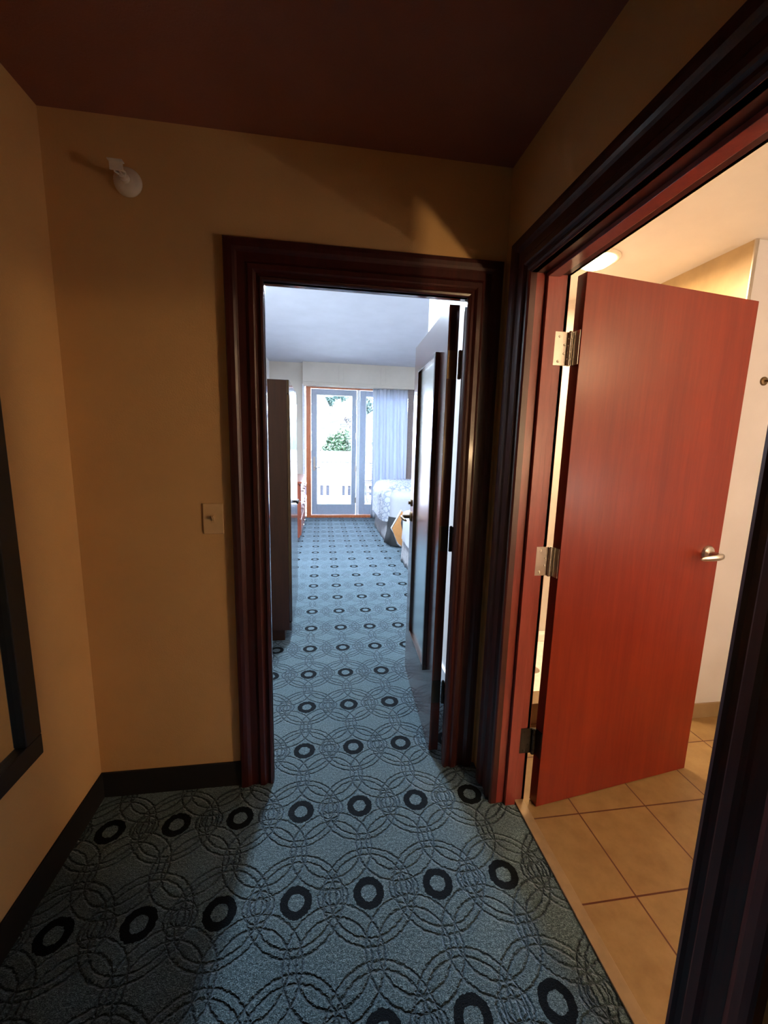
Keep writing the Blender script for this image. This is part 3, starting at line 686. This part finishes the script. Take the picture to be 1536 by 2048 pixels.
ch = empty('patio_chair', (1.15, 9.3, -.01), label='dark metal patio chair on the balcony behind the side window', cat='chair')
for nm, pts in (('leg', [(.93, 9.15, .62), (1.00, 9.05, -.005)]), ('leg', [(.93, 9.60, .62), (1.0, 9.70, -.005)]), ('leg', [(1.13, 9.15, .66), (.985, 9.12, .20), (1.45, 9.10, -.005)]), ('leg', [(1.13, 9.60, .66), (1.0, 9.63, .2), (1.45, 9.65, -.005)])):
    obj(nm, MB().tube(pts, .014, 8), 'chair_metal', ch)
obj('seat', MB().box(.97, 1.45, 9.13, 9.62, .38, .41), 'chair_metal', ch, bevel=.01)
obj('backrest', MB().add([(1.45, 9.13, .40), (1.45, 9.62, .40), (1.62, 9.13, .95), (1.62, 9.62, .95)], [(0, 1, 3, 2)]), 'chair_metal', ch, solid=.02)
for ya_, yb_ in ((9.15, 9.13), (9.60, 9.62)): obj('armrest', MB().tube([(.93, ya_, .62), (1.5, yb_, .64)], .016, 8), 'chair_metal', ch)

obj('ground', MB().box(-40, 60, 10.3, 90, -4.2, -4.0), 'ground', kind=S, label='ground far below behind the neighbouring houses', cat='ground')
nb = empty('neighbouring_building', (3, 21, -4), label='low white building with a shingled roof just past the railing', cat='building')
obj('wall', MB().box(-8, 16, 22.2, 25.0, -4, .50), 'stucco_white', nb)
b = MB().add([(-8.4, 21.7, .45), (16.4, 21.7, .45), (16.4, 24.0, 1.02), (-8.4, 24.0, 1.02), (16.4, 25.4, .45), (-8.4, 25.4, .45)], [(0, 1, 2, 3), (3, 2, 4, 5), (0, 3, 5), (1, 4, 2)])
obj('roof', b, 'far_house', nb, solid=.1)
obj('ridge_cap', MB().box(-8.4, 16.4, 23.93, 24.07, .99, 1.06), 'grey_roof', nb)
def house(name, x0, x1, y0, y1, z1, roofh, wins, label, pyramid=False, roofmat='grey_roof', over=.3):
    h_ = empty(name, ((x0+x1)/2, (y0+y1)/2, -4), label=label, cat='house')
    obj('wall', MB().box(x0, x1, y0, y1, -4, z1), 'stucco_white', h_)
    cx_, cy_ = (x0+x1)/2, (y0+y1)/2; o_ = over
    if pyramid:
        rf = MB().add([(x0-o_, y0-o_, z1), (x1+o_, y0-o_, z1), (x1+o_, y1+o_, z1), (x0-o_, y1+o_, z1), (cx_, cy_, z1+roofh)], [(0, 1, 4), (1, 2, 4), (2, 3, 4), (3, 0, 4), (0, 3, 2, 1)])
    else:
        rf = MB().add([(x0-o_, y0-o_, z1), (x1+o_, y0-o_, z1), (cx_, y0-o_, z1+roofh), (x0-o_, y1+o_, z1), (x1+o_, y1+o_, z1), (cx_, y1+o_, z1+roofh)], [(0, 1, 2), (3, 5, 4), (0, 2, 5, 3), (1, 4, 5, 2), (0, 3, 4, 1)])
    obj('roof', rf, roofmat, h_)
    for (a, c, z0_, z1_) in wins:
        wf = obj('window', MB().box(a, c, y0-.05, y0+.02, z0_, z1_), 'far_house', h_)
        zm = (z0_+z1_)/2
        obj('window_glass', MB().box(a+.06, c-.06, y0-.08, y0-.045, z0_+.06, zm-.04).box(a+.06, c-.06, y0-.08, y0-.045, zm+.04, z1_-.06), 'window_blue', wf)
    return h_
house('turret_house', -1.1, .55, 40, 42, 4.35, 2.4, [(-.30, .28, 2.85, 4.05)], 'white turret with a pointed roof at the upper left of the door glass', True, 'far_house', .35)
house('gabled_house', .6, 8.5, 44, 52, 3.5, 1.4, [(1.8, 2.5, 3.2, 4.6), (5.2, 6.4, 1.2, 3.4)], 'broad white gabled house in the middle distance', False, 'far_house', .4)
house('side_house', 3.2, 7.2, 32.5, 36.5, 3.4, 1.6, [(3.62, 4.12, 1.75, 3.25)], 'white house with a tall window seen through the side window', False, 'far_house', .3)

def foliage(name, blobs, nleaf, size, mat, label, cat, trunk=None, seed=1, group=None):
    rnd = random.Random(seed); vs = []; fs = []
    tot = sum(r**2 for *_, r in blobs)
    for (x, y, z, r) in blobs:
        for _ in range(int(nleaf*r*r/tot)):
            d = Vector((rnd.gauss(0, 1), rnd.gauss(0, 1), rnd.gauss(0, 1))).normalized()*r*(rnd.uniform(.35, 1.08))
            c = Vector((x, y, z))+d; a = Vector((rnd.uniform(-1, 1), rnd.uniform(-1, 1), rnd.uniform(-1, 1))).normalized()
            b_ = a.orthogonal().normalized(); s = size*rnd.uniform(.6, 1.4); k = len(vs)
            vs += [c-a*s, c+b_*s*.5, c+a*s, c-b_*s*.5]; fs.append((k, k+1, k+2, k+3))
    rt_ = empty(name, (blobs[0][0], blobs[0][1], -4), label=label, cat=cat, group=group)
    obj('foliage', MB().add(vs, fs), mat, rt_)
    if trunk: obj('trunk', MB().tube(trunk, [.16, .12, .05], 8), 'bark', rt_)
Y0 = 28.0
foliage('leafy_shrub', [(.9, Y0, 1.0, .85), (1.7, Y0, 1.15, .95), (.30, Y0, .85, .5), (1.35, Y0, 1.9, .6), (.70, Y0, 1.65, .5), (2.1, Y0, 1.3, .6)], 5200, .13, 'leaf_green', 'bright green shrub above the low roof in the door glass', 'shrub',
        [(1.3, Y0, -4), (1.3, Y0, -1), (1.3, Y0, .9)], 2)
foliage('flowering_tree', [(2.25, 30.5, 2.5, .6), (2.4, 30.5, 1.7, .6), (1.85, 30.5, 3.2, .40)], 620, .12, 'leaf_rose', 'sparse pinkish tree right of the green shrub', 'tree', [(2.3, 30.5, -4), (2.3, 30.5, 0), (2.2, 30.5, 2.2)], 3)
k_ = 56/36
foliage('hanging_tree', [(x*k_, 56, 1.46+(z-1.46)*k_, r*k_) for x, z, r in ((.45, 5.35, .62), (.60, 4.90, .42), (-.15, 5.4, .42), (1.0, 5.5, .40), (1.75, 5.3, .35), (1.0, 6.6, 1.1))], 4200, .20, 'leaf_teal', 'blue green tree crown at the top of the door glass', 'tree', [(1.3, 56.3, -4), (1.3, 56.3, 3), (1.2, 56.2, 7)], 4)
foliage('garden_tree', [(4.15, 39.5, 5.3, .7), (4.3, 39.5, 4.6, .5)], 600, .15, 'leaf_teal', 'blue green tree crown at the top of the side window', 'tree', [(4.6, 39.7, -4), (4.6, 39.7, 1), (4.4, 39.6, 4.6)], 5)
foliage('leafy_shrub', [(3.55, 26.3, 1.0, .45), (3.35, 26.3, 1.6, .35), (4.0, 26.3, 1.1, .5)], 1100, .10, 'leaf_green', 'green shrub low in the side window', 'shrub', [(3.6, 26.3, -4), (3.6, 26.3, -1), (3.5, 26.3, 1)], 6)
